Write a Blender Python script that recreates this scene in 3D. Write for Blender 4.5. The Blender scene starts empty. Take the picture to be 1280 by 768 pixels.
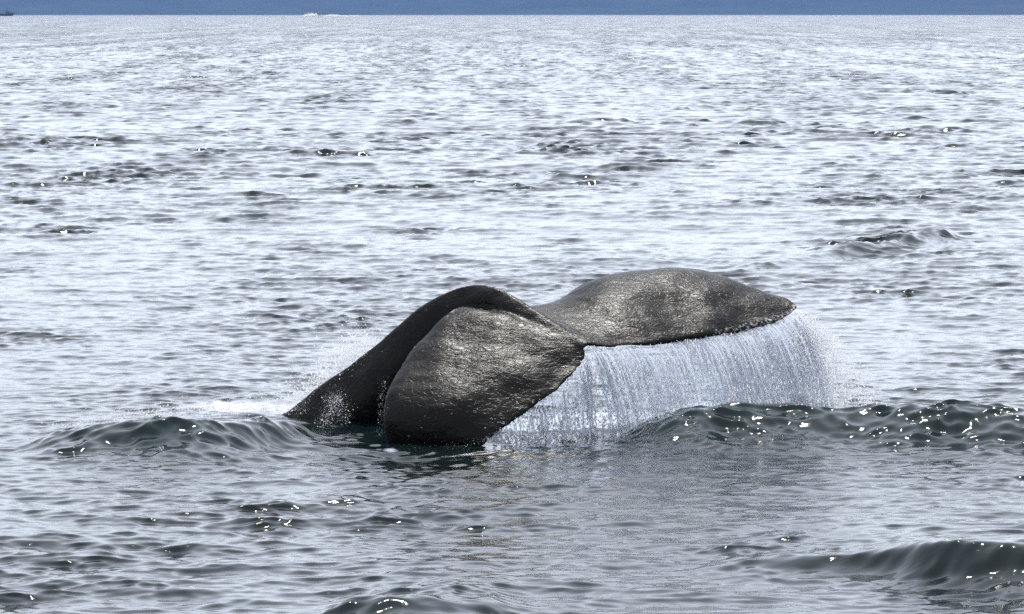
import bpy, math, random
import numpy as np
from mathutils import Vector, noise as mnoise

random.seed(7)
rng = np.random.default_rng(11)
scene = bpy.context.scene
col = scene.collection

# ------------------------------------------------------------------ camera
CAM_H = 3.8
FPX = 5000.0                       # focal length in pixels of the 1280 px wide photograph
PITCH = math.atan((384 - 17.0) / FPX)
cam_data = bpy.data.cameras.new('camera')
cam_data.sensor_width = 36.0
cam_data.lens = 36.0 * FPX / 1280.0
cam_data.clip_start = 0.1
cam_data.clip_end = 60000.0
cam = bpy.data.objects.new('camera', cam_data)
cam.location = (0, 0, CAM_H)
cam.rotation_euler = (math.radians(90) - PITCH, 0, 0)
col.objects.link(cam)
scene.camera = cam

# ------------------------------------------------------------------ sky, sun, exposure
SUN_EL = math.radians(66)
SUN_AZ = math.radians(6)           # from +Y towards +X
world = bpy.data.worlds.new('World')
scene.world = world
world.use_nodes = True
wn = world.node_tree
wn.nodes.clear()
w_out = wn.nodes.new('ShaderNodeOutputWorld')
w_bg = wn.nodes.new('ShaderNodeBackground')
w_sky = wn.nodes.new('ShaderNodeTexSky')
w_sky.sky_type = 'NISHITA'
w_sky.sun_disc = False
w_sky.sun_elevation = SUN_EL
w_sky.sun_rotation = SUN_AZ
w_sky.altitude = 0
w_sky.air_density = 1.0
w_sky.dust_density = 0.15
w_sky.ozone_density = 1.0
w_hsv = wn.nodes.new('ShaderNodeHueSaturation')
w_hsv.inputs['Saturation'].default_value = 0.4
w_bg.inputs['Strength'].default_value = 0.13
wn.links.new(w_sky.outputs[0], w_hsv.inputs['Color'])
# thin even cloud veil over the whole sky
w_veil = wn.nodes.new('ShaderNodeMix')
w_veil.data_type = 'RGBA'
w_veil.inputs['Factor'].default_value = 0.72
w_veil.inputs['B'].default_value = (4.5, 4.75, 5.4, 1)
wn.links.new(w_hsv.outputs[0], w_veil.inputs['A'])
wn.links.new(w_veil.outputs['Result'], w_bg.inputs[0])
wn.links.new(w_bg.outputs[0], w_out.inputs[0])

sun_data = bpy.data.lights.new('sun', 'SUN')
sun_data.energy = 3.6
sun_data.angle = math.radians(0.55)
sun_data.color = (1.0, 0.96, 0.9)
sun = bpy.data.objects.new('sun', sun_data)
sd = Vector((math.sin(SUN_AZ) * math.cos(SUN_EL), math.cos(SUN_AZ) * math.cos(SUN_EL), math.sin(SUN_EL)))
sun.rotation_euler = sd.to_track_quat('Z', 'Y').to_euler()
sun.location = (0, 60, 90)
col.objects.link(sun)

scene.view_settings.view_transform = 'Standard'
scene.view_settings.look = 'None'
scene.view_settings.gamma = 1.0
scene.view_settings.exposure = 1.25
scene.view_settings.use_curve_mapping = False
scene.cycles.max_bounces = 8
scene.cycles.transparent_max_bounces = 24
scene.cycles.volume_bounces = 0
scene.cycles.caustics_reflective = False
scene.cycles.caustics_refractive = False
scene.cycles.sample_clamp_indirect = 2.0
scene.cycles.sample_clamp_direct = 5.0
scene.cycles.use_denoising = False

# ------------------------------------------------------------------ helpers
TAIL_SHIFT = 10.7                  # metres added to the depths (about 25 m) the tail was measured at
cp, sp = math.cos(PITCH), math.sin(PITCH)


def ray(u, v):
    u = np.asarray(u, float); v = np.asarray(v, float)
    a, b = (u - 640.0), (384.0 - v)
    return np.stack([a, FPX * cp + b * sp, -FPX * sp + b * cp], -1)


def at_depth(u, v, y):
    """point seen at pixel u, v that lies y metres ahead of the boat"""
    d = ray(u, v)
    return np.array([0, 0, CAM_H]) + d * ((np.asarray(y, float) + TAIL_SHIFT) / d[..., 1])[..., None]


def at_height(u, v, z=0.0):
    """point seen at pixel u, v on the level z above the sea"""
    d = ray(u, v)
    return np.array([0, 0, CAM_H]) + d * ((np.asarray(z, float) - CAM_H) / d[..., 2])[..., None]


def smooth01(t):
    t = np.clip(t, 0, 1)
    return t * t * (3 - 2 * t)


def catmull(P, n):
    """resample control points (k, d) to n points, centripetal-ish parameter"""
    P = np.asarray(P, float)
    k = len(P)
    ext = np.vstack([2 * P[0] - P[1], P, 2 * P[-1] - P[-2]])
    t = np.linspace(0, k - 1 - 1e-9, n)
    i = t.astype(int); f = (t - i)[:, None]
    p0, p1, p2, p3 = ext[i], ext[i + 1], ext[i + 2], ext[i + 3]
    return 0.5 * (2 * p1 + (p2 - p0) * f + (2 * p0 - 5 * p1 + 4 * p2 - p3) * f ** 2 + (3 * p1 - p0 - 3 * p2 + p3) * f ** 3)


def mesh_np(name, V, F, smooth=True):
    """V (n,3), F (m,3|4)"""
    V = np.ascontiguousarray(V, np.float32); F = np.ascontiguousarray(F, np.int32)
    m = bpy.data.meshes.new(name)
    k = F.shape[1]
    m.vertices.add(len(V)); m.vertices.foreach_set('co', V.ravel())
    m.loops.add(F.size); m.loops.foreach_set('vertex_index', F.ravel())
    m.polygons.add(len(F))
    m.polygons.foreach_set('loop_start', np.arange(0, F.size, k, dtype=np.int32))
    m.update(calc_edges=True)
    m.polygons.foreach_set('use_smooth', np.full(len(F), smooth))
    m.validate()
    return m


def link(name, mesh, mat=None, parent=None, label=None, cat=None, kind=None, group=None):
    o = bpy.data.objects.new(name, mesh)
    col.objects.link(o)
    if mat is not None and mesh is not None:
        mesh.materials.append(mat)
    if parent is not None:
        o.parent = parent
    if label: o['label'] = label
    if cat: o['category'] = cat
    if kind: o['kind'] = kind
    if group: o['group'] = group
    return o


def set_attr(mesh, name, values):
    a = mesh.attributes.new(name, 'FLOAT', 'POINT')
    a.data.foreach_set('value', np.ascontiguousarray(values, np.float32))


def new_mat(name):
    m = bpy.data.materials.new(name)
    m.use_nodes = True
    nt = m.node_tree
    nt.nodes.clear()
    out = nt.nodes.new('ShaderNodeOutputMaterial')
    return m, nt, out


def node(nt, typ, **kw):
    n = nt.nodes.new(typ)
    ins = kw.pop('ins', {})
    for k, v in kw.items():
        setattr(n, k, v)
    for k, v in ins.items():
        if hasattr(v, 'links'):
            nt.links.new(v, n.inputs[k])
        else:
            n.inputs[k].default_value = v
    return n


def math_n(nt, op, a, b=None, c=None, clamp=False):
    n = nt.nodes.new('ShaderNodeMath'); n.operation = op; n.use_clamp = clamp
    for i, x in enumerate((a, b, c)):
        if x is None: continue
        if hasattr(x, 'links'): nt.links.new(x, n.inputs[i])
        else: n.inputs[i].default_value = x
    return n.outputs[0]


def mapr(nt, x, a, b, c=0.0, d=1.0):
    n = nt.nodes.new('ShaderNodeMapRange')
    nt.links.new(x, n.inputs[0])
    for i, v in enumerate((a, b, c, d)):
        n.inputs[i + 1].default_value = v
    return n.outputs[0]


def mapping(nt, coord, scale=(1, 1, 1), rot=(0, 0, 0)):
    n = nt.nodes.new('ShaderNodeMapping')
    nt.links.new(coord, n.inputs['Vector'])
    n.inputs['Scale'].default_value = scale
    n.inputs['Rotation'].default_value = rot
    return n.outputs[0]


def noise_n(nt, vec, scale, detail=4, rough=0.55, dist=0.0):
    n = nt.nodes.new('ShaderNodeTexNoise')
    nt.links.new(vec, n.inputs['Vector'])
    n.inputs['Scale'].default_value = scale
    n.inputs['Detail'].default_value = detail
    n.inputs['Roughness'].default_value = rough
    n.inputs['Distortion'].default_value = dist
    return n.outputs[0]


# ------------------------------------------------------------------ materials
def sea_material():
    m, nt, out = new_mat('sea_water')
    geo = node(nt, 'ShaderNodeNewGeometry')
    pos = geo.outputs['Position']
    fine = node(nt, 'ShaderNodeAttribute', attribute_name='fine').outputs['Fac']
    foam = node(nt, 'ShaderNodeAttribute', attribute_name='foam').outputs['Fac']
    # ripples too small for the mesh
    p1 = mapping(nt, pos, (0.75, 1.35, 1.0), (0, 0, math.radians(9)))
    p2 = mapping(nt, pos, (0.8, 1.25, 1.0), (0, 0, math.radians(-17)))
    r1 = noise_n(nt, p1, 4.2, 5, 0.55, 0.35)
    thin = node(nt, 'ShaderNodeAttribute', attribute_name='crest').outputs['Fac']
    h1 = math_n(nt, 'MULTIPLY', r1, 0.008)
    bump = node(nt, 'ShaderNodeBump', ins={'Height': h1, 'Strength': 1.0, 'Distance': 1.0})
    # far off, where one pixel covers many ripples: facets tilted by noise, not by differences of height
    fz = nt.nodes.new('ShaderNodeTexNoise')
    nt.links.new(p2, fz.inputs['Vector']); fz.inputs['Scale'].default_value = 1.1
    fz.inputs['Detail'].default_value = 5; fz.inputs['Roughness'].default_value = .6
    cen = node(nt, 'ShaderNodeVectorMath', operation='SUBTRACT', ins={1: (.5, .5, .5)})
    nt.links.new(fz.outputs['Color'], cen.inputs[0])
    # seen this low only the sides that lean to the boat show: the far slopes hide behind their own crests
    sep = node(nt, 'ShaderNodeSeparateXYZ'); nt.links.new(cen.outputs[0], sep.inputs[0])
    front = math_n(nt, 'MULTIPLY', math_n(nt, 'ABSOLUTE', sep.outputs[1]), -1.15)
    flat = node(nt, 'ShaderNodeCombineXYZ')
    nt.links.new(math_n(nt, 'MULTIPLY', sep.outputs[0], .8), flat.inputs[0]); nt.links.new(front, flat.inputs[1])
    amt = node(nt, 'ShaderNodeVectorMath', operation='SCALE')
    patch = noise_n(nt, mapping(nt, pos, (.9, .10, 1)), 1.0, 3, .6, .2)
    wide = noise_n(nt, mapping(nt, pos, (.16, .009, 1)), 1.0, 4, .65, .2)
    patch = math_n(nt, 'MULTIPLY', mapr(nt, patch, .42, .68, .55, 2.2), mapr(nt, wide, .40, .68, .62, 2.0))
    nt.links.new(flat.outputs[0], amt.inputs[0]); nt.links.new(math_n(nt, 'MULTIPLY', fine, patch), amt.inputs['Scale'])
    addn = node(nt, 'ShaderNodeVectorMath', operation='ADD')
    nt.links.new(bump.outputs[0], addn.inputs[0]); nt.links.new(amt.outputs[0], addn.inputs[1])
    nrm = node(nt, 'ShaderNodeVectorMath', operation='NORMALIZE')
    nt.links.new(addn.outputs[0], nrm.inputs[0])
    # body colour of the water: dark bottle green, a little paler where a crest thins out
    thin = node(nt, 'ShaderNodeAttribute', attribute_name='crest').outputs['Fac']
    mix = node(nt, 'ShaderNodeMix', data_type='RGBA')
    nt.links.new(thin, mix.inputs['Factor'])
    mix.inputs['A'].default_value = (0.0018, 0.005, 0.0055, 1)
    mix.inputs['B'].default_value = (0.004, 0.011, 0.011, 1)
    water = node(nt, 'ShaderNodeBsdfPrincipled', ins={'Roughness': 0.06, 'IOR': 1.333})
    nt.links.new(mix.outputs['Result'], water.inputs['Base Color'])
    nt.links.new(nrm.outputs[0], water.inputs['Normal'])
    fn = noise_n(nt, pos, 9.0, 8, 0.72, 0.6)
    fb = node(nt, 'ShaderNodeBump', ins={'Height': fn, 'Strength': 1.0, 'Distance': 0.05})
    foam_s = node(nt, 'ShaderNodeBsdfPrincipled', ins={'Base Color': (0.40, 0.43, 0.50, 1), 'Roughness': 0.4})
    nt.links.new(fb.outputs[0], foam_s.inputs['Normal'])
    # foam only where the foam mask beats a lacy pattern
    lace = math_n(nt, 'ADD', math_n(nt, 'MULTIPLY', foam, 1.5), math_n(nt, 'SUBTRACT', fn, 1.0))
    fac = mapr(nt, lace, 0.0, 0.5)
    ms = node(nt, 'ShaderNodeMixShader')
    nt.links.new(fac, ms.inputs[0])
    nt.links.new(water.outputs[0], ms.inputs[1])
    nt.links.new(foam_s.outputs[0], ms.inputs[2])
    nt.links.new(ms.outputs[0], out.inputs['Surface'])
    return m


def whale_material():
    m, nt, out = new_mat('whale_skin')
    tc = node(nt, 'ShaderNodeTexCoord')
    pos = tc.outputs['Object']
    pale = node(nt, 'ShaderNodeAttribute', attribute_name='pale').outputs['Fac']
    blotch = noise_n(nt, pos, 3.2, 6, 0.65, 0.4)
    speck = noise_n(nt, pos, 34.0, 4, 0.7, 0.2)
    cr = node(nt, 'ShaderNodeValToRGB')
    nt.links.new(blotch, cr.inputs[0])
    cr.color_ramp.elements[0].position = 0.35; cr.color_ramp.elements[0].color = (0.0022, 0.0022, 0.0024, 1)
    cr.color_ramp.elements[1].position = 0.72; cr.color_ramp.elements[1].color = (0.0065, 0.006, 0.0056, 1)
    scar_highlight = math_n(nt, 'ADD', math_n(nt, 'MULTIPLY', pale, 0.74), math_n(nt, 'SUBTRACT', speck, 1.0))  # pale scars, plus the painted highlight at the near fluke's root
    scar_highlight_fac = mapr(nt, scar_highlight, 0.0, 0.16)
    spots = node(nt, 'ShaderNodeTexVoronoi', ins={'Scale': 9.0, 'Vector': pos, 'Randomness': 1.0})
    spf = mapr(nt, spots.outputs['Distance'], 0.13, 0.06)
    spf = math_n(nt, 'MULTIPLY', spf, mapr(nt, blotch, 0.5, 0.6, 0.0, 0.35))
    fac = math_n(nt, 'MAXIMUM', scar_highlight_fac, spf)
    mix = node(nt, 'ShaderNodeMix', data_type='RGBA')
    nt.links.new(fac, mix.inputs['Factor'])
    nt.links.new(cr.outputs[0], mix.inputs['A'])
    mix.inputs['B'].default_value = (0.36, 0.36, 0.37, 1)
    # wrinkled wet skin: long shallow creases across the fluke, then pores and a water film
    pw = mapping(nt, pos, (1.0, 2.4, 1.6), (0, 0, math.radians(35)))
    cre = node(nt, 'ShaderNodeTexVoronoi', feature='DISTANCE_TO_EDGE', ins={'Scale': 11.0, 'Randomness': 1.0})
    wv = node(nt, 'ShaderNodeVectorMath', operation='ADD')
    nz = nt.nodes.new('ShaderNodeTexNoise')
    nt.links.new(pw, nz.inputs['Vector']); nz.inputs['Scale'].default_value = 9.0; nz.inputs['Detail'].default_value = 4
    sc = node(nt, 'ShaderNodeVectorMath', operation='SCALE', ins={'Scale': 0.16})
    nt.links.new(nz.outputs['Color'], sc.inputs[0])
    nt.links.new(pw, wv.inputs[0]); nt.links.new(sc.outputs[0], wv.inputs[1])
    nt.links.new(wv.outputs[0], cre.inputs['Vector'])
    crease = mapr(nt, cre.outputs['Distance'], 0.0, 0.10)
    pores = noise_n(nt, pw, 24.0, 5, 0.65, 0.4)
    lump = noise_n(nt, pw, 8.0, 4, 0.55, 0.8)
    h = math_n(nt, 'ADD', math_n(nt, 'MULTIPLY', crease, 0.0011), math_n(nt, 'MULTIPLY', pores, 0.0030))
    h = math_n(nt, 'ADD', h, math_n(nt, 'MULTIPLY', lump, 0.010))
    bump = node(nt, 'ShaderNodeBump', ins={'Height': h, 'Strength': 1.0, 'Distance': 1.0})
    b = node(nt, 'ShaderNodeBsdfPrincipled', ins={'Roughness': 0.38, 'IOR': 1.36, 'Specular IOR Level': 0.08, 'Coat Weight': 0.18, 'Coat Roughness': 0.215, 'Coat IOR': 1.33})
    rr = mapr(nt, blotch, 0.3, 0.7, 0.30, 0.46)
    nt.links.new(rr, b.inputs['Roughness'])
    nt.links.new(mix.outputs['Result'], b.inputs['Base Color'])
    nt.links.new(bump.outputs[0], b.inputs['Normal'])
    nt.links.new(bump.outputs[0], b.inputs['Coat Normal'])
    nt.links.new(b.outputs[0], out.inputs['Surface'])
    return m


def falling_water(name, streak=None, tint=(0.90, 0.93, 1.0)):
    """aerated falling water, white by scattering; streak = UV noise alpha for sheets"""
    m, nt, out = new_mat(name)
    dif = node(nt, 'ShaderNodeBsdfDiffuse', ins={'Color': (*tint, 1)})
    trn = node(nt, 'ShaderNodeBsdfTranslucent', ins={'Color': (*tint, 1)})
    a = node(nt, 'ShaderNodeMixShader', ins={0: 0.6})
    nt.links.new(dif.outputs[0], a.inputs[1]); nt.links.new(trn.outputs[0], a.inputs[2])
    gl = node(nt, 'ShaderNodeBsdfGlossy', ins={'Color': (1, 1, 1, 1), 'Roughness': 0.12})
    fr = node(nt, 'ShaderNodeFresnel', ins={'IOR': 1.33})
    b = node(nt, 'ShaderNodeMixShader')
    nt.links.new(fr.outputs[0], b.inputs[0])
    nt.links.new(a.outputs[0], b.inputs[1]); nt.links.new(gl.outputs[0], b.inputs[2])
    clear = node(nt, 'ShaderNodeBsdfTransparent', ins={'Color': (0.97, 0.985, 1, 1)})
    c = node(nt, 'ShaderNodeMixShader')
    nt.links.new(clear.outputs[0], c.inputs[1]); nt.links.new(b.outputs[0], c.inputs[2])
    if streak is None:
        c.inputs[0].default_value = 0.62
    else:
        uv = node(nt, 'ShaderNodeUVMap', uv_map='flow').outputs[0]
        s1 = noise_n(nt, mapping(nt, uv, (streak, 3.0, 1)), 1.0, 6, 0.65, 0.35)
        s2 = noise_n(nt, mapping(nt, uv, (streak * 0.22, 5.0, 1)), 1.0, 5, 0.65, 0.5)
        s3 = noise_n(nt, mapping(nt, uv, (streak * 1.6, 45.0, 1)), 1.0, 3, 0.6, 0.3)
        dens = node(nt, 'ShaderNodeAttribute', attribute_name='dens').outputs['Fac']
        s = math_n(nt, 'ADD', math_n(nt, 'MULTIPLY', s1, 0.55), math_n(nt, 'ADD', math_n(nt, 'MULTIPLY', s2, 0.3), math_n(nt, 'MULTIPLY', s3, 0.25)))
        s = math_n(nt, 'ADD', s, math_n(nt, 'MULTIPLY', math_n(nt, 'SUBTRACT', dens, 1.0), 0.5))
        fac = mapr(nt, s, 0.36, 0.66, 0.0, 0.84)
        nt.links.new(fac, c.inputs[0])
        bm = node(nt, 'ShaderNodeBump', ins={'Height': s, 'Strength': 0.7, 'Distance': 0.03})
        for x in (dif, trn, gl):
            nt.links.new(bm.outputs[0], x.inputs['Normal'])
    nt.links.new(c.outputs[0], out.inputs['Surface'])
    return m


def paint(name, rgb, rough=0.4):
    m, nt, out = new_mat(name)
    tc = node(nt, 'ShaderNodeTexCoord').outputs['Object']
    n = noise_n(nt, tc, 1.5, 5, 0.6)
    cr = node(nt, 'ShaderNodeValToRGB')
    nt.links.new(n, cr.inputs[0])
    cr.color_ramp.elements[0].color = (*[c * 0.82 for c in rgb], 1)
    cr.color_ramp.elements[1].color = (*[min(1, c * 1.1) for c in rgb], 1)
    b = node(nt, 'ShaderNodeBsdfPrincipled', ins={'Roughness': rough})
    nt.links.new(cr.outputs[0], b.inputs['Base Color'])
    nt.links.new(b.outputs[0], out.inputs['Surface'])
    return m


# ------------------------------------------------------------------ sea surface
def tile(N, L, lam0, lam1, slope, spread, wind, seed, chop, fall=2.0):
    """periodic wave patch: wavelengths lam0..lam1 m, given rms slope"""
    r = np.random.default_rng(seed)
    k1 = 2 * np.pi * np.fft.fftfreq(N, L / N)
    kx, ky = np.meshgrid(k1, k1, indexing='ij')
    k = np.hypot(kx, ky); k[0, 0] = 1e-9
    lam = 2 * np.pi / k
    band = ((lam > lam0) & (lam < lam1)) * smooth01((lam - lam0) / (0.4 * lam0)) * smooth01((lam1 - lam) / (0.35 * lam1))
    ang = np.arctan2(ky, kx) - wind
    amp = band * k ** -fall * (0.12 + np.abs(np.cos(ang)) ** spread)
    amp[0, 0] = 0
    H = amp * (r.normal(size=(N, N)) + 1j * r.normal(size=(N, N)))
    h = np.fft.ifft2(H).real
    sx = np.fft.ifft2(1j * kx * H).real; sy = np.fft.ifft2(1j * ky * H).real
    s = slope / math.sqrt((sx ** 2 + sy ** 2).mean())
    dx = np.fft.ifft2(1j * kx / k * H).real; dy = np.fft.ifft2(1j * ky / k * H).real
    return dict(N=N, L=L, h=h * s, dx=dx * s * chop, dy=dy * s * chop, x=s)


def sample(T, key, X, Y):
    N, L = T['N'], T['L']
    a = X / L * N; b = Y / L * N
    i = np.floor(a); j = np.floor(b); fa = a - i; fb = b - j
    fa = fa * fa * (3 - 2 * fa) * 0.35 + fa * 0.65; fb = fb * fb * (3 - 2 * fb) * 0.35 + fb * 0.65
    i = i.astype(np.int64) % N; j = j.astype(np.int64) % N
    i1 = (i + 1) % N; j1 = (j + 1) % N
    A = T[key]
    return (A[i, j] * (1 - fa) + A[i1, j] * fa) * (1 - fb) + (A[i, j1] * (1 - fa) + A[i1, j1] * fa) * fb


T_SWELL = tile(256, 157.0, 9.0, 50.0, 0.012, 1.6, math.radians(80), 3, 1.0)
T_CHOP = tile(512, 131.0, 1.3, 6.0, 0.045, 1.4, math.radians(88), 6, 1.2)
T_WAVE = tile(512, 31.0, 0.4, 1.6, 0.105, 0.7, math.radians(98), 5, 1.25, 1.7)
T_RIP = tile(512, 11.3, 0.10, 0.6, 0.185, 0.7, math.radians(78), 8, 1.0, 1.35)

# waves with a place of their own: crest pixels (u, v), crest height, width in front and behind, roughness, foam
RIDGES = [
    # wave rolling in front of the falling water, right of the flukes
    dict(p=[(760, 545, .03), (810, 527, .16), (842, 507, .34), (880, 499, .38), (940, 499, .36), (1000, 503, .34), (1040, 509, .30), (1070, 503, .33), (1120, 495, .40), (1190, 498, .38), (1250, 500, .40), (1330, 500, .35), (1500, 505, .2)], wf=.82, wb=1.5, rough=1.0, foam=0.04),
    # wave pushed up on the left where the tail stock enters
    dict(p=[(20, 556, .05), (70, 543, .15), (130, 527, .26), (200, 520, .32), (270, 517, .34), (330, 522, .25), (385, 532, .10), (425, 541, .02)], wf=.82, wb=1.3, rough=1.0, foam=0.5),
    # dark steep wave near the boat
    dict(p=[(860, 712, .03), (930, 698, .08), (1020, 690, .12), (1100, 684, .17), (1140, 668, .28), (1175, 660, .36), (1215, 668, .33), (1280, 665, .36), (1400, 660, .36), (1560, 668, .12)], wf=.42, wb=1.2, rough=.3, foam=0),
    dict(p=[(370, 775, .02), (430, 757, .10), (500, 745, .16), (565, 736, .19), (610, 742, .12), (680, 758, .03)], wf=.55, wb=1.0, rough=.6, foam=0),
    # trailing wake ridge behind the right fluke
    dict(p=[(900, 342, .02), (960, 327, .07), (1030, 314, .11), (1090, 302, .14), (1150, 287, .19), (1187, 281, .20), (1205, 288, .06)], wf=.7, wb=2.4, rough=.4, foam=0.12),
]
# places (u, v, half width, half height in pixels, gain) where the photograph shows darker, steeper chop
STEEP = [(1060, 310, 70, 12, .9), (415, 126, 50, 7, 1.4), (75, 182, 60, 8, 1.3), (40, 422, 80, 9, 1.2), (430, 395, 90, 16, 1.0), (710, 186, 60, 6, 1.1), (1183, 117, 30, 5, 1.4),
         (1080, 258, 90, 6, 1.0), (520, 287, 70, 8, 1.0), (262, 191, 30, 4, 1.2), (85, 288, 40, 8, 1.1), (325, 634, 45, 8, 1.2), (520, 658, 100, 14, .9),
         (110, 735, 110, 14, .35), (1120, 300, 90, 14, .8), (960, 690, 100, 14, .9), (500, 752, 110, 12, .4), (140, 215, 60, 7, .8), (1050, 355, 80, 8, .7)]


def noise_grid(X, Y, sc, seed):
    """cheap smooth value noise for numpy arrays"""
    r = np.random.default_rng(seed); G = r.random((64, 64))
    a = X * sc + 200.3; b = Y * sc + 77.7
    i = np.floor(a); j = np.floor(b); fa = smooth01(a - i); fb = smooth01(b - j)
    i = i.astype(int) % 64; j = j.astype(int) % 64
    i1 = (i + 1) % 64; j1 = (j + 1) % 64
    return (G[i, j] * (1 - fa) + G[i1, j] * fa) * (1 - fb) + (G[i, j1] * (1 - fa) + G[i1, j1] * fa) * fb


def fbm(X, Y, sc, seed, oct=4):
    s = 0; a = 0.5
    for o in range(oct):
        s = s + a * (noise_grid(X, Y, sc * 2 ** o, seed + o) - 0.5); a *= 0.55
    return s


def waves(X, Y, dyrow):
    """displaced sea: returns x, y, z, foam, crest"""
    far0 = smooth01((5.0 - dyrow) / 3.5)          # the mesh drops what it cannot carry
    far1 = smooth01((1.3 - dyrow) / 0.9)
    far2 = smooth01((0.45 - dyrow) / 0.38)
    # the waves that have a place of their own
    zr = np.zeros_like(X); foam = np.zeros_like(X); crest = np.zeros_like(X); yl = np.zeros_like(X)
    for n, R in enumerate(RIDGES):
        P = np.array([(*at_height(u, v, h)[:2], h) for u, v, h in R['p']])
        P = catmull(P, len(P) * 8)
        lo = P[:, :2].min(0) - 4 * R['wb']; hi = P[:, :2].max(0) + 4 * R['wb']
        sel = np.where((X > lo[0]) & (X < hi[0]) & (Y > lo[1]) & (Y < hi[1]))
        if not len(sel[0]): continue
        px, py = X[sel], Y[sel]
        o = np.argsort(P[:, 0])                    # crest is single valued in x
        gx = np.arange(P[:, 0].min() - 1.5, P[:, 0].max() + 1.5, .04)
        kr = np.exp(-(np.arange(-25, 26) * .04 / .30) ** 2); kr /= kr.sum()
        gy = np.convolve(np.pad(np.interp(gx, P[o, 0], P[o, 1]), 25, 'edge'), kr, 'valid')
        gh = np.convolve(np.pad(np.interp(gx, P[o, 0], P[o, 2]), 25, 'edge'), kr, 'valid')
        cy = np.interp(px, gx, gy); ch = np.interp(px, gx, gh)
        edge = smooth01((px - P[:, 0].min()) / .4) * smooth01((P[:, 0].max() - px) / .4)
        d = py - cy + 0.9 * sample(T_CHOP, 'h', px * 1.1 + 7 * n, py * .8) * R['wf'] / .8
        ch = ch * (1 + 0.9 * sample(T_CHOP, 'h', px * 1.5 + 5 * n, py * .6 + 40))
        rel = ch / max(P[:, 2].max(), 1e-3)
        wf = R['wf'] * (0.5 + 0.5 * rel); wb = R['wb'] * (0.45 + 0.55 * rel)
        prof = np.where(d < 0, 1 / (1 + (np.abs(d) / (wf * .75)) ** 2.6), 1 / (1 + (d / (wb * .8)) ** 2.0))
        zr[sel] += 0.78 * ch * edge * prof
        yl[sel] += 0.12 * ch * edge * np.exp(-(d / (wf * .6)) ** 2)      # lean forward
        foam[sel] = np.maximum(foam[sel], R['foam'] * edge * rel * np.exp(-((d - .12) / (.35 * R['wf'] + .1)) ** 2))
        crest[sel] = np.maximum(crest[sel], R['rough'] * edge * rel * np.exp(-((d + .1) / (1.0 * R['wf'])) ** 2))
    # patches where the chop stands steeper
    gust = 0.72 + 1.7 * np.clip(fbm(X, Y * .4, 0.4, 40, 4) + .12, 0, 1) + 0.5 * fbm(X, Y, 0.05, 47, 3)
    for u, v, ru, rv, g in STEEP:
        c = at_height(u, v); e = at_height(u + ru, v); f = at_height(u, v + rv)
        gust += g * np.exp(-(((X - c[0]) / (e[0] - c[0])) ** 2 + ((Y - c[1]) / (f[1] - c[1])) ** 2))
    gust = np.clip(gust, .55, 2.0)
    Q = Y - 0.5 * zr                               # on a steep slope the chop follows the slope's own length
    x, y, z = X.copy(), Y - yl, zr.copy()
    reach = .57 + .63 * smooth01((Y - 40) / 80)     # shorter, calmer chop round the tail and the boat
    gust = gust * reach
    for T, amp, lean, a, ox in ((T_SWELL, smooth01((9.0 - dyrow) / 7.0), 0.0, 0.0, 3.0), (T_CHOP, far0 * (.2 + .8 * gust) * (.55 + .45 * smooth01((Y - 38) / 40)) * (1 - .5 * crest), 1.6, -.1, 31.0),
                                (T_WAVE, 1.08 * far1 * (gust + .9 * crest), 1.7, .21, 11.0), (T_RIP, far2 * (gust + 1.0 * crest), 1.4, -.33, 5.0)):
        ca, sa = math.cos(a), math.sin(a)
        U = X * ca - Q * sa + ox; W = X * sa + Q * ca + 2 * ox
        hz = sample(T, 'h', U, W) * amp
        z += hz
        y -= lean * hz * (1 - .3 * crest)                             # wind pushes the crests over, steep side towards the boat
        dx = sample(T, 'dx', U, W) * amp; dy = sample(T, 'dy', U, W) * amp
        x += dx * ca + dy * sa; y += -dx * sa + dy * ca
    return x, y, z, foam, crest


def foam_patch(X, Y, u, v, ru, rd, amt):
    c = at_height(u, v, 0)
    return amt * np.exp(-(((X - c[0]) / ru) ** 2 + ((Y - c[1]) / (1.4 * rd)) ** 2))


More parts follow.
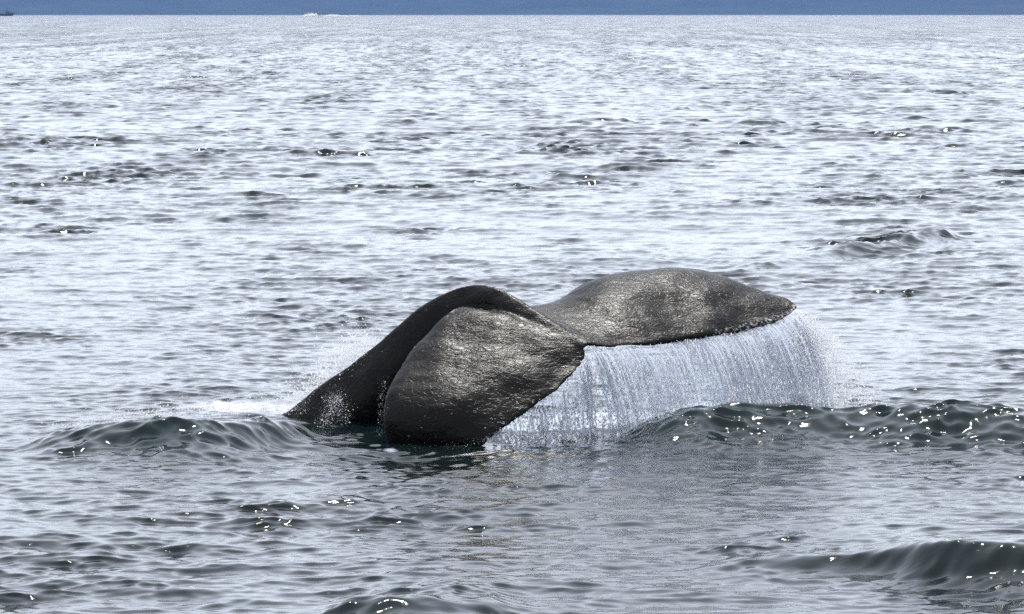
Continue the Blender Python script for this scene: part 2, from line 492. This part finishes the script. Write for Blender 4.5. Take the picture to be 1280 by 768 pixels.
def build_sea(mat):
    ys = [-40, -20, -8, 0, 7, 12, 16, 19, 21, 22.5]
    y = 23.2
    while y < 15000:
        px = y * y / (4000 * CAM_H)                 # depth covered by one pixel row
        if y < 40: dy = .035
        elif y < 85: dy = max(.04, min(px * .42, .0019 * y))
        elif y < 520: dy = max(.16 * (y / 85) ** 1.35, px * .2)
        else: dy = px * .28
        ys.append(y); y += dy
    ys = np.array(ys)
    core = np.linspace(-1, 1, 600)
    side = np.linspace(0, 1, 36)[1:] ** 1.6
    tt = np.concatenate([-1 - side[::-1], core, 1 + side])
    yy = np.maximum(ys, 6.0)[:, None]
    wc = 0.146 * yy + 1.0
    t = tt[None, :]
    X = np.where(np.abs(t) <= 1, t * wc, np.sign(t) * (wc + (np.abs(t) - 1) * (1.1 * yy + 40)))
    Y = np.repeat(ys[:, None], X.shape[1], 1)
    dyr = np.gradient(ys)[:, None] * np.ones_like(X)
    x, y2, z, foam, crest = waves(X, Y, dyr)
    # foam around the tail, under the falling water and behind the left wave
    f2 = np.zeros_like(X)
    for a in ((300, 513, .7, .6, .70), (390, 515, .6, .7, .78), (430, 500, .4, .8, .7), (440, 548, .35, .25, .35), (490, 562, .12, .15, .5),
              (640, 548, .5, .4, .95), (700, 535, .6, .5, 1.0), (770, 525, .7, .5, 1.0), (880, 515, .8, .45, .6), (980, 505, .6, .4, .6),
              (1090, 302, .4, .5, .25), (230, 520, .5, .3, .45)):
        f2 = np.maximum(f2, foam_patch(X, Y, *a))
    dip = at_height(545, 572, 0)
    z -= 0.10 * np.exp(-(((X - dip[0]) / 1.3) ** 2 + ((Y - dip[1]) / .8) ** 2))
    near = Y < 60
    foam = np.maximum(foam, f2) * np.where(near, 1, 0.6)
    z += f2 * 0.10 * np.where(near, fbm(X, Y, 5.0, 200, 4), 0)
    n, mcol = X.shape
    V = np.stack([x, y2, z], -1).reshape(-1, 3)
    idx = np.arange(n * mcol).reshape(n, mcol)
    F = np.stack([idx[:-1, :-1], idx[:-1, 1:], idx[1:, 1:], idx[1:, :-1]], -1).reshape(-1, 4)
    me = mesh_np('sea', V, F)
    set_attr(me, 'foam', foam.ravel())
    set_attr(me, 'crest', crest.ravel())
    set_attr(me, 'fine', (smooth01((dyr - 0.10) / 0.7) * (1.5 + 0.9 * smooth01((dyr - 0.8) / 3.5))).ravel())
    o = link('sea', me, mat, kind='structure')
    print('sea', n, mcol)
    return o, (X, Y, z)


M_SEA = sea_material()
sea, SEA = build_sea(M_SEA)


def sea_z(x, y):
    """level of the built sea near the whale"""
    j = np.searchsorted(SEA[1][:, 0], y)
    j = min(max(j, 0), SEA[1].shape[0] - 1)
    return float(np.interp(x, SEA[0][j], SEA[2][j]))


# ------------------------------------------------------------------ hills on the far shore
def build_hills():
    nx, ny = 260, 26
    X, V = np.meshgrid(np.linspace(-11000, 11000, nx), np.linspace(0, 1, ny), indexing='ij')
    Y = 9500 + 3500 * V + 500 * fbm(X, V * 0, 0.0006, 300, 4)
    ridge = 210 + 560 * (fbm(X, Y, 0.00035, 310, 5) + .12)
    Z = -3 + np.clip(ridge, 120, None) * smooth01(V * 1.5) ** 0.8 + 70 * fbm(X, Y, 0.002, 320, 4) * smooth01(V * 3)
    idx = np.arange(nx * ny).reshape(nx, ny)
    F = np.stack([idx[:-1, :-1], idx[1:, :-1], idx[1:, 1:], idx[:-1, 1:]], -1).reshape(-1, 4)
    me = mesh_np('hills', np.stack([X, Y, Z], -1).reshape(-1, 3), F)
    m, nt, out = new_mat('haze_tinted_forest')  # forest colour with the blue of distant haze painted in
    pos = node(nt, 'ShaderNodeNewGeometry').outputs['Position']
    n = noise_n(nt, pos, 0.004, 8, 0.65)
    cr = node(nt, 'ShaderNodeValToRGB')
    nt.links.new(n, cr.inputs[0])
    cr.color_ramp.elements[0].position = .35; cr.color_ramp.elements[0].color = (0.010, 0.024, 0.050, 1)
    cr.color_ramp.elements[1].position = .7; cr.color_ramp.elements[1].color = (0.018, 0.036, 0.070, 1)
    b = node(nt, 'ShaderNodeBsdfPrincipled', ins={'Roughness': 0.95, 'Specular IOR Level': 0.1})
    nt.links.new(cr.outputs[0], b.inputs['Base Color'])
    nt.links.new(b.outputs[0], out.inputs['Surface'])
    return link('hills', me, m, kind='structure')


build_hills()

# ------------------------------------------------------------------ whale
FAR = [  # root to tip of the fluke that points away: leading edge (u, v, y), trailing edge (u, v, y), thickness
    ((600, 392, 25.80), (733, 432, 25.00), .15),
    ((676, 384, 26.10), (764, 434, 25.08), .14),
    ((748, 352, 26.40), (822, 429, 25.30), .13),
    ((828, 338, 26.60), (882, 420, 25.55), .11),
    ((890, 344, 26.62), (930, 412, 25.78), .09),
    ((947, 365, 26.52), (972, 401, 25.98), .08),
    ((980, 372, 26.36), (990, 392, 26.12), .045),
    ((994, 380, 26.24), (997, 384, 26.20), .02),
]
NEAR = [  # root to tip of the fluke that dips towards the boat; its outer third folds down into the water
    ((568, 386, 25.55), (731, 450, 24.92), .15),
    ((524, 426, 25.26), (712, 473, 24.76), .14),
    ((498, 460, 25.00), (684, 496, 24.60), .12),
    ((485, 488, 24.78), (640, 527, 24.42), .11),
    ((480, 520, 24.66), (604, 552, 24.34), .10),
    ((486, 558, 24.68), (590, 572, 24.44), .08),
    ((512, 592, 24.80), (578, 600, 24.62), .06),
    ((542, 618, 24.88), (552, 620, 24.82), .03),
]
DORSAL = [  # dorsal ridge of the tail stock: (u, v, y), depth of the section, width
    ((180, 640, 26.9), 1.20, .95),
    ((270, 580, 26.6), 1.02, .78),
    ((345, 523, 26.35), .88, .62),
    ((400, 483, 26.2), .78, .52),
    ((444, 452, 26.1), .70, .45),
    ((484, 420, 26.0), .62, .40),
    ((522, 390, 25.93), .53, .35),
    ((556, 367, 25.87), .43, .31),
    ((590, 355, 25.80), .33, .27),
    ((618, 358, 25.68), .26, .24),
    ((645, 373, 25.52), .20, .21),
    ((676, 393, 25.34), .15, .18),
    ((706, 413, 25.17), .10, .14),
    ((730, 430, 25.03), .05, .10),
]


def build_whale(mat):
    # flukes, one closed loft from the near tip over the root to the far tip
    st = NEAR[::-1] + FAR
    LE = catmull([at_depth(*s[0]) for s in st], 150)
    TE = catmull([at_depth(*s[1]) for s in st], 150)
    TH = np.maximum(catmull([[s[2]] for s in st], 150)[:, 0], .014)
    # knobbly trailing edge
    k = np.arange(150)
    ser = np.array([mnoise.noise(Vector((i * .55, 1.7, 0))) * .016 + mnoise.noise(Vector((i * .2, 9.1, 0))) * .022 for i in k])
    C = TE - LE
    L = np.linalg.norm(C, axis=1, keepdims=True)
    TE = TE + C / L * ser[:, None] * np.clip(L / .6, 0, 1)
    C = TE - LE
    S = np.gradient(LE * .5 + TE * .5, axis=0)
    Nn = np.cross(C, S); Nn /= np.linalg.norm(Nn, axis=1, keepdims=True)
    if Nn[90][2] < 0: Nn = -Nn
    q = 34
    xs = (1 - np.cos(np.linspace(0, np.pi, q))) / 2
    half = 5 * .2 * (0.2969 * np.sqrt(xs) - .126 * xs - .3516 * xs ** 2 + .2843 * xs ** 3 - .1036 * xs ** 4) / .2
    half = half / half.max() * .5
    half[0] = .03
    prof = []
    span = np.linspace(-1, 1, 150)
    camb = np.where(span < 0, .055, .085) * (1 - span ** 4) * (.25 + .75 * smooth01(np.abs(span) * 3.2))
    for i in range(150):
        up = LE[i] + xs[:, None] * C[i] + Nn[i] * (np.maximum(half * TH[i], .012) + camb[i] * L[i, 0] * 4 * xs * (1 - xs))[:, None]
        lo = LE[i] + xs[:, None] * C[i] + Nn[i] * (-np.maximum(half * .8 * TH[i], .012) + camb[i] * L[i, 0] * 4 * xs * (1 - xs))[:, None]
        prof.append(np.vstack([up, lo[::-1]]))
    V = np.array(prof); n, r = V.shape[:2]
    idx = np.arange(n * r).reshape(n, r)
    nx = np.roll(idx, -1, 1)
    F = [np.stack([idx[:-1], nx[:-1], nx[1:], idx[1:]], -1).reshape(-1, 4)]
    V = V.reshape(-1, 3)
    verts = [V]; base = len(V)
    tris = []
    for ring in (idx[0], idx[-1]):
        verts.append(V[ring].mean(0)[None]); c = base; base += 1
        for a, b in zip(ring, np.roll(ring, -1)): tris.append((a, b, c))
    # tail stock
    D = catmull([[*at_depth(*s[0]), s[1], s[2]] for s in DORSAL], 110)
    P, dep, wid = D[:, :3], D[:, 3], D[:, 4]
    T = np.gradient(P, axis=0); T /= np.linalg.norm(T, axis=1, keepdims=True)
    upv = np.array([0, -.10, 1.0])
    U = upv - (T @ upv)[:, None] * T; U /= np.linalg.norm(U, axis=1, keepdims=True)
    S2 = np.cross(T, U)
    th = np.linspace(0, 2 * np.pi, 40, endpoint=False)
    ring0 = base
    for i in range(110):
        # deep narrow section with a sharp upper keel
        cz = np.cos(th); sx = np.sin(th)
        w = np.sign(sx) * np.abs(sx) ** 1.15 * wid[i] * .5 * (1 - .62 * np.clip(cz, 0, 1) ** 1.6)
        h = (cz - 1) * dep[i] * .5
        verts.append(P[i] + S2[i] * w[:, None] + U[i] * h[:, None])
    base += 110 * 40
    idx = ring0 + np.arange(110 * 40).reshape(110, 40); nx = np.roll(idx, -1, 1)
    F.append(np.stack([idx[:-1], nx[:-1], nx[1:], idx[1:]], -1).reshape(-1, 4))
    allv = np.vstack(verts)
    for ring in (idx[0], idx[-1]):
        allv = np.vstack([allv, allv[ring].mean(0)[None]]); c = len(allv) - 1
        for a, b in zip(ring, np.roll(ring, -1)): tris.append((a, b, c))
    faces = [tuple(int(q) for q in f) for blk in F for f in blk] + [tuple(int(q) for q in t) for t in tris]
    me = bpy.data.meshes.new('whale_loft')
    me.from_pydata([tuple(v) for v in allv], [], faces)
    import bmesh
    bm = bmesh.new(); bm.from_mesh(me); bmesh.ops.recalc_face_normals(bm, faces=bm.faces); bm.to_mesh(me); bm.free()
    tmp = bpy.data.objects.new('whale_loft', me); col.objects.link(tmp)
    md = tmp.modifiers.new('r', 'REMESH'); md.mode = 'VOXEL'; md.voxel_size = .0155; md.use_smooth_shade = True
    ms = tmp.modifiers.new('s', 'SMOOTH'); ms.factor = .5; ms.iterations = 4
    dg = bpy.context.evaluated_depsgraph_get()
    body = bpy.data.meshes.new_from_object(tmp.evaluated_get(dg))
    bpy.data.objects.remove(tmp); bpy.data.meshes.remove(me)
    nV = len(body.vertices)
    co = np.empty(nV * 3, np.float32); body.vertices.foreach_get('co', co); co = co.reshape(-1, 3)
    no = np.empty(nV * 3, np.float32); body.vertex_normals.foreach_get('vector', no); no = no.reshape(-1, 3)
    # broad undulation of the flesh and folds near the root
    dsp = np.array([.036 * mnoise.noise(Vector(p) * 1.7) + .012 * mnoise.noise(Vector(p) * 4.1) + .0045 * mnoise.noise(Vector((p[0] * 6, p[1] * 11, p[2] * 9))) for p in co.tolist()], np.float32)
    co2 = co + no * dsp[:, None]
    body.vertices.foreach_set('co', co2.ravel()); body.update()
    # pale scraped skin along the trailing edge and tips
    pale = np.zeros(nV)
    for (i0, i1, amt, rad) in ((112, 150, .72, .12), (80, 112, .45, .03), (40, 75, .45, .03), (28, 40, .75, .05)):
        for q_ in range(i0, i1, 2):
            d = np.linalg.norm(co - TE[q_], axis=1)
            pale = np.maximum(pale, amt * np.exp(-(d / rad) ** 2))
    tip = at_depth(540, 530, 24.4)
    pale = np.maximum(pale, .55 * np.exp(-(np.linalg.norm(co - tip, axis=1) / .4) ** 2))
    fold = at_depth(566, 392, 25.5)                 # highlight painted pale where the near fluke leaves the stock
    pale = np.maximum(pale, .85 * np.exp(-(np.linalg.norm(co - fold, axis=1) / .10) ** 2))
    set_attr(body, 'pale', pale)
    body.name = 'whale'
    body.materials.clear()
    o = link('whale', body, mat, label='dark wet humpback whale tail arching out of the sea, flukes spread and dripping', cat='whale')
    body.polygons.foreach_set('use_smooth', np.ones(len(body.polygons), bool))
    print('whale', nV)
    return o, LE, TE


M_WHALE = whale_material()
whale, FL_LE, FL_TE = build_whale(M_WHALE)

# ------------------------------------------------------------------ falling water
M_SHEET = falling_water('falling_water_sheet', streak=42.0)
M_STREAM = falling_water('falling_water_stream')
M_DROP = falling_water('water_drop', tint=(0.95, 0.96, 0.98))
OCT_V = np.array([(1, 0, 0), (-1, 0, 0), (0, 1, 0), (0, -1, 0), (0, 0, 1), (0, 0, -1)], float)
OCT_F = np.array([(0, 2, 4), (2, 1, 4), (1, 3, 4), (3, 0, 4), (2, 0, 5), (1, 2, 5), (3, 1, 5), (0, 3, 5)])


def drops_mesh(name, P, R, stretch=None):
    P = np.asarray(P); R = np.asarray(R)
    n = len(P)
    s = np.ones((n, 3)) if stretch is None else stretch
    V = (P[:, None, :] + OCT_V[None] * (R[:, None] * s)[:, None, :]).reshape(-1, 3)
    F = (OCT_F[None] + (np.arange(n) * 6)[:, None, None]).reshape(-1, 3)
    return mesh_np(name, V, F)


AFT = np.array([.80, -.42, 0.0])      # the way the shed water drifts


def fall_path(p0, drift, tmax, k):
    t = np.linspace(0, tmax, k)[:, None]
    return p0 + AFT * drift * t + np.array([0, 0, -1.0]) * (0.35 * t + 4.9 * t * t)


def fall_time(z):
    z = max(z, 0.02)
    return (-0.35 + math.sqrt(.1225 + 19.6 * z)) / 9.8


def edge_points(i0, i1, n):
    t = np.linspace(i0, i1 - 1e-6, n); i = t.astype(int); f = (t - i)[:, None]
    return FL_TE[i] * (1 - f) + FL_TE[np.minimum(i + 1, 149)] * f


def build_curtain(name, label, i0, i1, nstream, ndrop, drift, dens_fn, tail=0.0, seed=1):
    r = np.random.default_rng(seed)
    root = bpy.data.objects.new(name, None); col.objects.link(root)
    root['label'] = label; root['category'] = 'falling water'; root['kind'] = 'stuff'
    n, k = 260, 30
    E = edge_points(i0, i1, n)
    # two thin sheets a hand apart
    for layer in range(3):
        V = []; dn = []; uvs = []
        for a in range(n):
            s = a / (n - 1)
            p0 = E[a] + np.array([0, .03 + .07 * layer, -.012])
            T_ = fall_time(p0[2] + .05)
            path = fall_path(p0, drift(s), T_, k)
            w = np.array([mnoise.noise(Vector((s * 14, q * .1, layer * 5 + seed))) for q in range(k)])
            path[:, 1] += w * .045 * np.linspace(.2, 1, k)
            path[:, 0] += .03 * np.array([mnoise.noise(Vector((s * 30, q * .15, 20 + layer))) for q in range(k)])
            V.append(path)
            for q in range(k):
                dn.append(dens_fn(s, q / (k - 1)) - .12 * layer)
                uvs.append((s * np.linalg.norm(E[-1] - E[0]), (q / (k - 1)) * 1.0 + layer * 3.3))
        V = np.array(V).reshape(-1, 3)
        idx = np.arange(n * k).reshape(n, k)
        F = np.stack([idx[:-1, :-1], idx[1:, :-1], idx[1:, 1:], idx[:-1, 1:]], -1).reshape(-1, 4)
        me = mesh_np('sheet', V, F)
        set_attr(me, 'dens', np.array(dn))
        uvl = me.uv_layers.new(name='flow')
        li = np.empty(len(me.loops), np.int32); me.loops.foreach_get('vertex_index', li)
        uvl.data.foreach_set('uv', np.array(uvs, np.float32)[li].ravel())
        link('sheet', me, M_SHEET, root, kind='stuff')
    # separate streams
    VV = []; FF = []; base = 0
    ang = np.linspace(0, 2 * np.pi, 4, endpoint=False)
    for a in range(nstream):
        s = r.random()
        if r.random() > dens_fn(s, .3) + .1: continue
        i = i0 + s * (i1 - 1 - i0)
        p0 = edge_points(i, i + 1e-3, 1)[0] + np.array([0, r.normal() * .05, -.01])
        T_ = fall_time(p0[2] + .03)
        path = fall_path(p0, drift(s) * r.uniform(.85, 1.2), T_, 22)
        path[:, 0] += np.cumsum(r.normal(size=22)) * .0022
        path[:, 1] += np.cumsum(r.normal(size=22)) * .004
        a0 = r.integers(0, 8); a1 = r.integers(12, 23)
        if a1 - a0 < 4: continue
        seg = path[a0:a1]
        m_ = len(seg)
        rad = r.uniform(.0022, .0065) * (0.6 + .8 * r.random(m_)); rad[0] *= .3; rad[-1] *= .2
        ringv = seg[:, None, :] + np.stack([np.cos(ang), np.sin(ang), ang * 0], -1)[None] * rad[:, None, None]
        VV.append(ringv.reshape(-1, 3))
        id_ = base + np.arange(m_ * 4).reshape(m_, 4); nx = np.roll(id_, -1, 1)
        FF.append(np.stack([id_[:-1], nx[:-1], nx[1:], id_[1:]], -1).reshape(-1, 4)); base += m_ * 4
    link('streams', mesh_np('streams', np.vstack(VV), np.vstack(FF)), M_STREAM, root, kind='stuff')
    # drops
    P = []; R = []
    while len(P) < ndrop:
        s = r.random() if r.random() > tail else 1 - abs(r.normal()) * .12
        s = min(max(s, 0), 1)
        if r.random() > dens_fn(s, .5) + .25: continue
        i = i0 + s * (i1 - 1 - i0)
        p0 = edge_points(i, i + 1e-3, 1)[0]
        T_ = fall_time(p0[2])
        t = T_ * math.sqrt(r.random())
        p = fall_path(p0, drift(s) * (r.uniform(.7, 1.5) if s < .85 else r.uniform(.8, 2.3)), t, 2)[-1]
        spread = .015 + .22 * t
        p = p + r.normal(size=3) * np.array([spread * .8, spread, spread * .3])
        if p[2] < 0: continue
        P.append(p); R.append(r.uniform(.0025, .0065) * (1 + .9 * (r.random() ** 6)))
    for q in range(int(ndrop * .9)):                # froth where it lands
        s = r.random()
        if r.random() > dens_fn(s, .9) + .2: continue
        i = i0 + s * (i1 - 1 - i0)
        p0 = edge_points(i, i + 1e-3, 1)[0]
        p = fall_path(p0, drift(s), fall_time(p0[2]), 2)[-1]
        P.append(p + np.array([r.normal() * .09, r.normal() * .09, .01 + abs(r.normal()) ** 1.5 * .07])); R.append(.0022 * r.random() ** -.42)
    st = np.ones((len(P), 3)); st[:, 2] = r.uniform(1, 2.4, len(P))
    link('drops', drops_mesh('drops', P, R, st), M_DROP, root, kind='stuff')
    return root


def dens_far(s, q):
    d = .70 + .22 * smooth01((s - .1) / .4) + .42 * mnoise.noise(Vector((s * 9, q * 1.1, 2))) + .14 * mnoise.noise(Vector((s * 31, q * 2.2, 7)))
    d -= .12 * (1 - smooth01(s / .09))                            # thinner beside the notch
    d -= .55 * smooth01((s - .90) / .10) * smooth01(q * 1.4)        # frays out under the tip
    return float(d)


def dens_near(s, q):
    return float(.55 + .2 * s - .1 * q)


build_curtain('water_curtain', 'white sheet of seawater pouring off the far fluke in fine streaks', 78, 146, 420, 11500,
              lambda s: .85 + .25 * s, dens_far, tail=.3, seed=3)
build_curtain('water_curtain', 'short bluish veil of water draining off the near fluke under its ragged edge', 36, 76, 120, 2600,
              lambda s: .25, dens_near, seed=5)


# ------------------------------------------------------------------ spray and splashes
def spray(name, label, path, n, spread, rise, size=(.003, .008), seed=1):
    """cloud of drops along a polyline of (u, v, y) points; drops thin out upwards"""
    r = np.random.default_rng(seed)
    L = catmull([at_depth(*p) for p in path], 60)
    i = r.integers(0, 60, n)
    up = np.abs(r.normal(size=n)) ** 1.4 * rise * (.4 + .9 * noise_grid(i * 1.0, i * 0.0, .25, seed))
    P = L[i] + r.normal(size=(n, 3)) * np.array([spread, spread * 1.2, spread * .35]) + np.stack([up * .1 * r.normal(size=n), 0 * up, up], -1)
    R = np.minimum(size[0] * .55 * r.random(n) ** -.42, size[1] * 1.6) * np.exp(-up / (rise * 4.0))
    me = drops_mesh(name, P, R)
    return link(name, me, M_DROP, label=label, cat='spray', kind='stuff')


spray('spray', 'white spray thrown up behind the tail stock where it enters the sea', [(375, 515, 26.6), (405, 490, 26.5), (440, 462, 26.4), (455, 440, 26.4)], 17000, .13, .15, size=(.0035, .011), seed=21)
spray('spray', 'low white foam flicked off the crest of the wave beside the tail stock', [(60, 548, 25.4), (140, 528, 25.5), (220, 518, 25.6), (300, 512, 25.9), (370, 512, 26.2)], 8000, .10, .06, seed=22)
spray('spray', 'small splash running down the dark flank of the tail stock', [(405, 535, 25.55), (415, 515, 25.6), (420, 500, 25.65), (432, 530, 25.5)], 1800, .05, .06, size=(.002, .005), seed=23)
spray('spray', 'thin trickle of drops along the leading edge of the near fluke', [(474, 550, 24.4), (476, 525, 24.5), (477, 500, 24.65), (480, 478, 24.85)], 450, .02, .04, size=(.0012, .0035), seed=24)
spray('spray', 'froth where the near fluke cuts the water surface', [(500, 565, 24.2), (560, 562, 24.15), (620, 552, 24.2), (680, 538, 24.4), (740, 525, 24.8)], 900, .06, .03, size=(.0012, .004), seed=25)
spray('spray', 'white froth under the falling water behind the steep wave', [(740, 522, 25.3), (820, 510, 25.5), (900, 503, 25.7), (980, 498, 25.9), (1020, 497, 26.0)], 7000, .11, .06, seed=26)
spray('spray', 'fine drops flung off the tip of the far fluke', [(985, 398, 26.1), (1000, 430, 26.0), (1015, 470, 25.9), (1025, 495, 25.9)], 2200, .09, .03, size=(.003, .007), seed=27)


# ------------------------------------------------------------------ boats on the horizon
def prism(bm_v, bm_f, pts_low, pts_high):
    b = len(bm_v); n = len(pts_low)
    bm_v += list(pts_low) + list(pts_high)
    for i in range(n):
        j = (i + 1) % n
        bm_f.append((b + i, b + j, b + n + j, b + n + i))
    bm_f.append(tuple(b + n + i for i in range(n))); bm_f.append(tuple(b + n - 1 - i for i in range(n)))


def part(name, mat, parent, blocks):
    v, f = [], []
    for lo, hi in blocks: prism(v, f, lo, hi)
    me = bpy.data.meshes.new(name); me.from_pydata(v, [], f); me.update()
    return link(name, me, mat, parent)


def rect(x0, x1, y0, y1, z):
    return [(x0, y0, z), (x1, y0, z), (x1, y1, z), (x0, y1, z)]


def hull_outline(L, W, z, flare=1.0, bow=1.0):
    h = L / 2
    return [(-h, -W * flare, z), (h * .35, -W * flare, z), (h * .75, -W * .6 * flare, z), (h * bow, 0, z), (h * .75, W * .6 * flare, z), (h * .35, W * flare, z), (-h, W * flare, z)]


M_WHITE = paint('white_gelcoat', (.75, .76, .78), .3)
M_GREY = paint('grey_blue_paint', (.06, .08, .11), .5)
M_RUST = paint('red_brown_paint', (.16, .06, .04), .5)
M_GLASS = paint('dark_glass', (.02, .025, .03), .1)


def motorboat():
    p = at_depth(399, 20, 5000.0)
    root = bpy.data.objects.new('motorboat', None); col.objects.link(root)
    root.location = (p[0], 5000, 0); root.rotation_euler = (0, 0, math.pi)
    root['label'] = 'tiny speeding motorboat throwing white wake on the horizon'; root['category'] = 'motorboat'
    part('hull', M_WHITE, root, [(hull_outline(12, 1.3, -.4, .7, .9), hull_outline(12, 1.7, 1.7))])
    part('cabin', M_RUST, root, [(rect(-3.5, 2.2, -1.2, 1.2, 1.7), rect(-3.2, 1.2, -1.0, 1.0, 4.0))])
    part('windscreen', M_GLASS, root, [(rect(1.5, 2.25, -1.22, 1.22, 2.5), rect(1.2, 1.75, -1.1, 1.1, 3.4))])
    part('mast', M_WHITE, root, [(rect(-2.4, -2.2, -.1, .1, 4.0), rect(-2.4, -2.2, -.1, .1, 6.0))])
    # white water at the bow and astern
    r = np.random.default_rng(4)
    n = 1500
    x = np.concatenate([r.normal(8, 4.5, n), r.normal(-17, 4, n // 2), r.uniform(-50, 10, n)]) 
    hgt = np.concatenate([np.abs(r.normal(0, 1.5, n)), np.abs(r.normal(0, .9, n // 2)), np.abs(r.normal(0, .5, n))])
    P = np.stack([p[0] - x, 5000 + r.normal(0, 3, len(x)), hgt], -1)
    link('wake', drops_mesh('wake', P, r.uniform(.15, .5, len(x))), M_DROP, label='white bow wave and wake of the tiny motorboat on the horizon', cat='wake', kind='stuff')


def fishing_vessel():
    p = at_depth(9, 20, 6000.0)
    root = bpy.data.objects.new('fishing_vessel', None); col.objects.link(root)
    root.location = (p[0], 6000, 0)
    root['label'] = 'dark hazy fishing vessel with mast and booms on the horizon'; root['category'] = 'ship'
    part('hull', M_GREY, root, [(hull_outline(21, 2.6, -.5, .8, .9), hull_outline(22, 3.2, 3.0))])
    part('bow_bulwark', M_GREY, root, [([(5, -2.6, 3.0), (11, 0, 3.0), (5, 2.6, 3.0)], [(5, -2.7, 4.4), (11.6, 0, 4.8), (5, 2.7, 4.4)])])
    wh = part('wheelhouse', M_GREY, root, [(rect(-1, 5, -2, 2, 3.0), rect(-.6, 4.4, -1.8, 1.8, 7.2))])
    part('window_band', M_GLASS, wh, [(rect(-.9, 4.75, -1.95, 1.95, 5.4), rect(-.8, 4.65, -1.93, 1.93, 6.5))])
    part('mast', M_GREY, root, [(rect(.2, .8, -.3, .3, 7.0), rect(.35, .65, -.15, .15, 15.0))])
    for s in (-1, 1):
        part('boom', M_GREY, root, [(rect(.2 + s * .2, .6 + s * .2, -.2, .2, 8.0), rect(.2 + s * 6, .5 + s * 6, -.15, .15, 13.5))])


motorboat()
fishing_vessel()

# ------------------------------------------------------------------ haze over the strait
def haze():
    x, y0, y1, z0, z1 = 12500, -200, 14500, -3.5, 900
    v, f = [], []
    prism(v, f, rect(-x, x, y0, y1, z0), rect(-x, x, y0, y1, z1))
    me = bpy.data.meshes.new('haze'); me.from_pydata(v, [], f); me.update()
    m, nt, out = new_mat('haze_air')
    pv = node(nt, 'ShaderNodeVolumePrincipled', ins={'Color': (0.14, 0.42, 1.0, 1), 'Density': 1.0e-5, 'Anisotropy': 0.0})
    nt.links.new(pv.outputs[0], out.inputs['Volume'])
    link('haze', me, m, kind='stuff')


haze()
